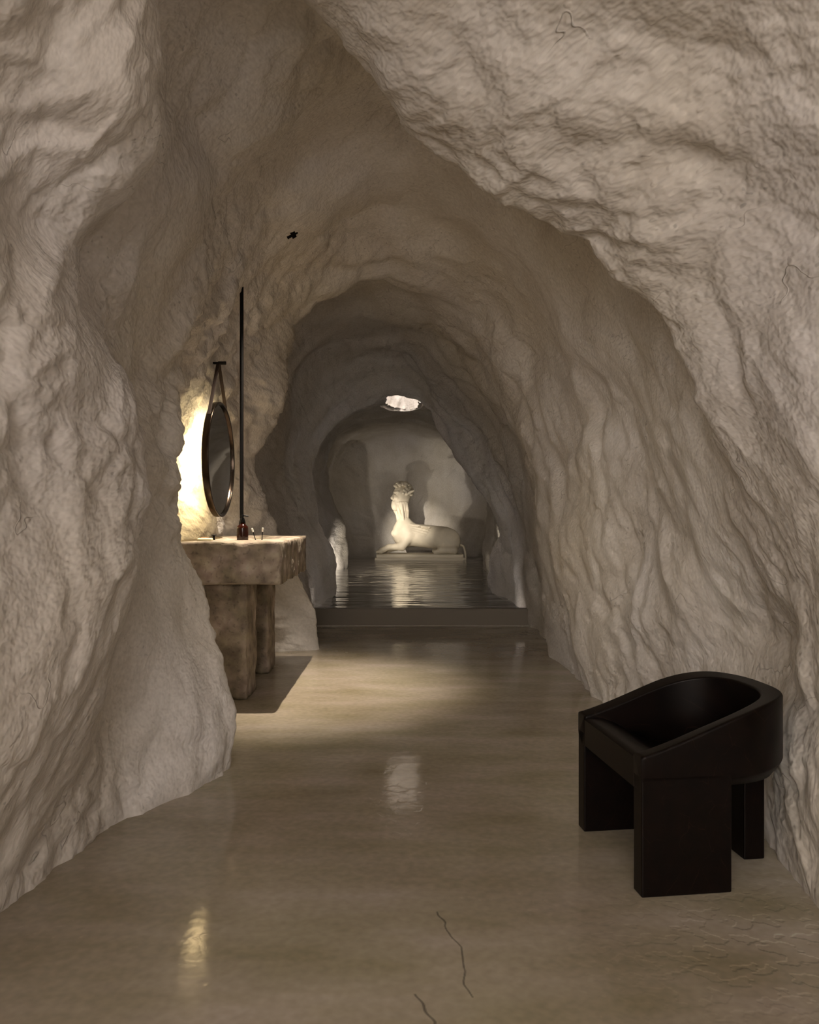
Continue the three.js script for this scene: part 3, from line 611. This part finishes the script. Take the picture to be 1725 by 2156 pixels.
// ---------------------------------------------------------------- marble sphinx in the pool
function field(res, cx, cy, cz, half, f) {           // mesh of f > 0 in the cube of that centre and half side
  const mc = new MarchingCubes(res, new THREE.MeshBasicMaterial(), false, false, 400000);
  mc.isolation = 0; mc.reset();
  const hs = res / 2;
  for (let k = 0; k < res; k++) for (let j = 0; j < res; j++) for (let i = 0; i < res; i++)
    mc.field[i + j * res + k * res * res] = -f(cx + (i - hs) / hs * half, cy + (j - hs) / hs * half, cz + (k - hs) / hs * half);
  mc.update();
  const g = new THREE.BufferGeometry(), n = mc.count, p = new Float32Array(n * 3), q = new Float32Array(n * 3);
  for (let i = 0; i < n; i++) { p[i * 3] = cx + mc.positionArray[i * 3] * half; p[i * 3 + 1] = cy + mc.positionArray[i * 3 + 1] * half; p[i * 3 + 2] = cz + mc.positionArray[i * 3 + 2] * half; }
  q.set(mc.normalArray.subarray(0, n * 3));
  g.setAttribute('position', new THREE.BufferAttribute(p, 3));
  const w = mergeVertices(g, 1e-5); w.computeVertexNormals();
  return w;
}
function capsule(x, y, z, a, b, ra, rb) {
  const vx = b[0] - a[0], vy = b[1] - a[1], vz = b[2] - a[2], t = clamp(((x - a[0]) * vx + (y - a[1]) * vy + (z - a[2]) * vz) / (vx * vx + vy * vy + vz * vz));
  return Math.hypot(x - a[0] - vx * t, y - a[1] - vy * t, z - a[2] - vz * t) - mix(ra, rb, t);
}
const blob = (x, y, z, c, r) => { const k = Math.hypot((x - c[0]) / r[0], (y - c[1]) / r[1], (z - c[2]) / r[2]); return (k - 1) * Math.min(r[0], r[1], r[2]); };
const smin = (a, b, k) => { const h = clamp(0.5 + 0.5 * (b - a) / k); return mix(b, a, h) - k * h * (1 - h); };
{
  const o = thing('sphinx_statue', 'white marble statue of a reclining lion-bodied figure with a bearded curly head, in the pool', 'statue', [0.205, 0.152, -16.2]);
  const marbleMap = texture(256, 256, (u, v) => { const l = 0.93 + 0.06 * tileFbm(u, v, 4, 5, 401); return [l, l * 0.985, l * 0.95]; }, true);
  const marble = new THREE.MeshStandardMaterial({ map: marbleMap, roughness: 0.6 }); marble.color.setRGB(0.78, 0.73, 0.64);
  const legs = (x, y, z, s) => {
    let d = capsule(x, y, z, [-0.2, 0.5, 0.12 * s], [-0.36, 0.26, 0.17 * s], 0.13, 0.085);                 // upper foreleg
    d = smin(d, capsule(x, y, z, [-0.36, 0.26, 0.17 * s], [-0.62, s > 0 ? 0.25 : 0.19, 0.17 * s], 0.075, 0.055), 0.03);
    d = smin(d, capsule(x, y, z, [-0.62, s > 0 ? 0.25 : 0.19, 0.17 * s], [-0.77, 0.17, 0.17 * s], 0.055, 0.06), 0.03);
    for (const k of [-1, 0, 1]) d = smin(d, capsule(x, y, z, [-0.76, 0.17, 0.17 * s + 0.035 * k], [-0.845, 0.155, 0.17 * s + 0.04 * k], 0.035, 0.03), 0.012);
    d = smin(d, blob(x, y, z, [0.56, 0.36, 0.15 * s], [0.25, 0.27, 0.13]), 0.05);                             // haunch
    d = smin(d, capsule(x, y, z, [0.42, 0.2, 0.24 * s], [0.68, 0.19, 0.25 * s], 0.07, 0.08), 0.04);
    d = smin(d, capsule(x, y, z, [0.42, 0.17, 0.25 * s], [0.3, 0.155, 0.26 * s], 0.05, 0.045), 0.02);
    return d;
  };
  const body = (x, y, z) => {
    if (Math.abs(z) > 0.42 || y > 1.12 || y < 0.04 || (y > 0.8 && x > 0.1)) return 0.3;
    let d = capsule(x, y, z, [-0.22, 0.5, 0], [0.5, 0.42, 0], 0.225, 0.235);
    d = smin(d, blob(x, y, z, [-0.33, 0.52, 0], [0.22, 0.27, 0.22]), 0.08);                                    // chest
    d = smin(d, capsule(x, y, z, [-0.28, 0.6, 0], [-0.34, 0.86, 0.01], 0.2, 0.1), 0.08);                      // shoulders and neck
    for (const s of [-1, 1]) d = smin(d, blob(x, y, z, [-0.5, 0.52, 0.09 * s], [0.075, 0.075, 0.075]), 0.04);
    d = smin(d, Math.min(legs(x, y, z, 1), legs(x, y, z, -1)), 0.03);
    for (let k = 0; k < 4; k++) d = smin(d, capsule(x, y, z, [-0.2 + 0.02 * k, 0.7 - 0.045 * k, 0.15 + 0.02 * k], [0.2 - 0.03 * k, 0.64 - 0.05 * k, 0.19 + 0.014 * k], 0.018, 0.014), 0.012);   // folded plumes
    return d;
  };
  const g1 = field(104, -0.02, 0.5, 0, 0.98, body);
  // head, turned three quarters to the viewer
  const HX = -0.35, HY = 1.27, yaw = 0.5, HK = 1.2;
  const c = Math.cos(yaw), s = Math.sin(yaw);
  const curls = [];
  for (let i = 0; i < 190; i++) {                     // curls over crown, temples and nape
    const a = rnd() * Math.PI * 2, e = -0.15 + 1.35 * rnd(), r = 0.165;
    const fx = Math.cos(a) * Math.cos(e), fz = Math.sin(a) * Math.cos(e), fy = Math.sin(e);
    if (fx < -0.35 && fy < 0.62) continue;            // the face stays free (it looks along -x)
    curls.push([fx * r, 0.05 + fy * r * 1.1, fz * r * 0.95, 0.02 + 0.016 * rnd()]);
  }
  const locks = [];
  for (let i = 0; i < 15; i++) {                     // beard and locks running down the neck
    const a = -1.9 + 3.8 * (i / 14), rr = 0.115;
    locks.push([[-Math.cos(a) * rr - 0.02, -0.12, Math.sin(a) * rr], [-Math.cos(a) * rr * 0.8 + 0.02 * Math.sin(i * 9), -0.25, Math.sin(a) * rr * 0.9 + 0.03 * Math.cos(i * 4)], [-Math.cos(a) * rr * 0.85 + 0.03, -0.4 + 0.05 * Math.sin(i * 5), Math.sin(a) * rr * 0.9 + 0.02 * Math.cos(i * 7)]]);
  }
  const head = (X, Y, Z) => {
    const dx = X - HX, dz = Z - 0.01, x = (dx * c - dz * s) / HK, y = (Y - HY) / HK, z = (dx * s + dz * c) / HK;
    let d = blob(x, y, z, [0.0, 0.03, 0], [0.15, 0.17, 0.13]);
    d = smin(d, blob(x, y, z, [-0.06, -0.06, 0], [0.11, 0.12, 0.1]), 0.04);                                     // jaw
    d = smin(d, capsule(x, y, z, [-0.145, 0.035, 0], [-0.185, -0.035, 0], 0.016, 0.03), 0.02);                   // nose
    for (const q of [-1, 1]) {
      d = smin(d, capsule(x, y, z, [-0.14, 0.06, 0.015 * q], [-0.11, 0.065, 0.075 * q], 0.018, 0.016), 0.015);   // brow
      d = smin(d, blob(x, y, z, [-0.125, -0.035, 0.055 * q], [0.035, 0.03, 0.03]), 0.02);                        // cheek
      d = -smin(-d, blob(x, y, z, [-0.15, 0.032, 0.045 * q], [0.022, 0.017, 0.026]), 0.01);                      // eye socket
      d = smin(d, blob(x, y, z, [-0.132, 0.032, 0.045 * q], [0.013, 0.011, 0.015]), 0.004);
      d = smin(d, capsule(x, y, z, [0.02, 0.04, 0.13 * q], [0.09, 0.085, 0.235 * q], 0.036, 0.014), 0.02);        // pointed ear
    }
    d = -smin(-d, capsule(x, y, z, [-0.17, -0.085, -0.03], [-0.17, -0.085, 0.03], 0.012, 0.012), 0.008);          // mouth
    d = smin(d, capsule(x, y, z, [-0.165, -0.102, -0.022], [-0.165, -0.102, 0.022], 0.014, 0.014), 0.01);         // lower lip
    d = smin(d, blob(x, y, z, [-0.13, -0.16, 0], [0.07, 0.09, 0.07]), 0.03);                                     // chin beard
    for (const k of curls) if (Math.abs(x - k[0]) < 0.1 && Math.abs(y - k[1]) < 0.1 && Math.abs(z - k[2]) < 0.1) d = smin(d, Math.hypot(x - k[0], y - k[1], z - k[2]) - k[3], 0.005);
    if (y < 0) {
      d = smin(d, capsule(x, y, z, [0.02, -0.1, 0], [0.02, -0.4, 0], 0.09, 0.095), 0.05);
      for (const k of locks) { d = smin(d, capsule(x, y, z, k[0], k[1], 0.026, 0.022), 0.006); d = smin(d, capsule(x, y, z, k[1], k[2], 0.024, 0.016), 0.006); }
    }
    return d * HK;
  };
  const g2 = field(108, HX + 0.02, 1.17, 0, 0.46, head);
  const all = mergeGeometries([g1, g2]);
  const p = all.attributes.position, uv = new Float32Array(p.count * 2);
  for (let i = 0; i < p.count; i++) { uv[i * 2] = p.getX(i) + p.getZ(i); uv[i * 2 + 1] = p.getY(i) + p.getZ(i) * 0.5; }
  all.setAttribute('uv', new THREE.BufferAttribute(uv, 2));
  part('body', all, marble, o);
  const prof = [[-0.9, 0.3], [0.9, 0.3]];
  part('plinth', mergeGeometries([new RoundedBoxGeometry(1.78, 0.07, 0.72, 3, 0.02).translate(0, 0.015, 0), new RoundedBoxGeometry(1.72, 0.07, 0.66, 3, 0.012).translate(0, 0.08, 0), new RoundedBoxGeometry(1.7, 0.42, 0.64, 2, 0.02).translate(0, -0.22, 0)]), marble, o);
  part('tail', tube([[0.78, 0.3, 0.1], [0.87, 0.26, 0.16], [0.9, 0.14, 0.2], [0.905, 0.03, 0.2], [0.9, -0.02, 0.2]], 0.022, 30, 10), marble, o);
}

// ---------------------------------------------------------------- lamps
const lampGlow = (r, g, b, k) => new THREE.MeshStandardMaterial({ color: 0x222222, emissive: new THREE.Color().setRGB(r, g, b), emissiveIntensity: k });
function downlight(name, label, at, to, color, intensity, angle, penumbra, size, glow, ahead = size * 0.2) {
  const o = thing(name, label, 'lamp', at);
  const dir = new THREE.Vector3(to[0] - at[0], to[1] - at[1], to[2] - at[2]).normalize();
  const turn = new THREE.Quaternion().setFromUnitVectors(new THREE.Vector3(0, -1, 0), dir);
  const can = new THREE.LatheGeometry([[0, size * 2], [size * 0.9, size * 2], [size, size * 1.8], [size, -size * 0.6], [size * 0.9, -size * 0.6], [size * 0.85, 0], [size * 0.85, size * 1.6], [0, size * 1.6]].map((p) => new THREE.Vector2(...p)), 32).applyQuaternion(turn);
  part('housing', can, blackMetal, o);
  part('lens', new THREE.CylinderGeometry(size * 0.8, size * 0.8, 0.004, 32).translate(0, size * 0.1, 0).applyQuaternion(turn), glow, o);
  const f = dir.clone().multiplyScalar(ahead).add(new THREE.Vector3(...at));
  castSpot(name + '_beam', color, intensity, f.toArray(), to, angle, penumbra, size * 0.7);
  return o;
}
const warm = new THREE.Color().setRGB(1, 0.84, 0.66), soft = new THREE.Color().setRGB(1, 0.88, 0.72);
downlight('ceiling_spotlight', 'small recessed spotlight in the rock above the washstand', [SPOT.x, SPOT.h, -SPOT.d], [-0.83, 0, -5.1], warm, 50, 0.5, 1, 0.016, lampGlow(1, 0.8, 0.58, 0.3), SPOT.h - SPOT.low + 0.012);
downlight('pool_spotlight', 'small spotlight on the left wall of the pool chamber, lighting the statue from its front', [-1.55, 0.55, -15.5], [-0.2, 1.15, -16.2], soft, 6, 0.42, 0.8, 0.03, lampGlow(1, 0.88, 0.72, 2));
downlight('pool_spotlight', 'small spotlight high behind the left side of the inner arch, aimed at the statue', [-1.38, 1.75, -10.9], [-0.1, 0.8, -16.2], soft, 110, 0.13, 1, 0.03, lampGlow(1, 0.88, 0.72, 2));
downlight('pool_spotlight', 'small spotlight low behind the left arch edge, grazing the rock pillar', [-1.16, 0.22, -12.4], [-1.04, 0.5, -13.75], soft, 7, 0.6, 0.8, 0.03, lampGlow(1, 0.88, 0.72, 2));
downlight('pool_spotlight', 'small spotlight behind the right edge of the inner arch, grazing the right rock', [1.37, 0.75, -11.3], [1.42, 0.85, -13.5], soft, 6, 0.5, 0.8, 0.03, lampGlow(1, 0.88, 0.72, 2));
downlight('pool_spotlight', 'small wall washer high behind the right side of the inner arch', [1.2, 1.75, -10.9], [-0.35, 1.7, -17.2], soft, 4, 0.36, 0.9, 0.04, lampGlow(1, 0.88, 0.72, 2));
// washer tucked above the near lip, lighting the vault, the outer arch and the right wall
downlight('vault_washer', 'broad wall washer lamp tucked above the near rock lip', [0.12, 2.74, -3.3], [0.1, 0, -4.7], soft, 2.6, 0.9, 0.8, 0.07, lampGlow(1, 0.88, 0.72, 2));

scene.updateMatrixWorld(true);
renderer.render(scene, camera);
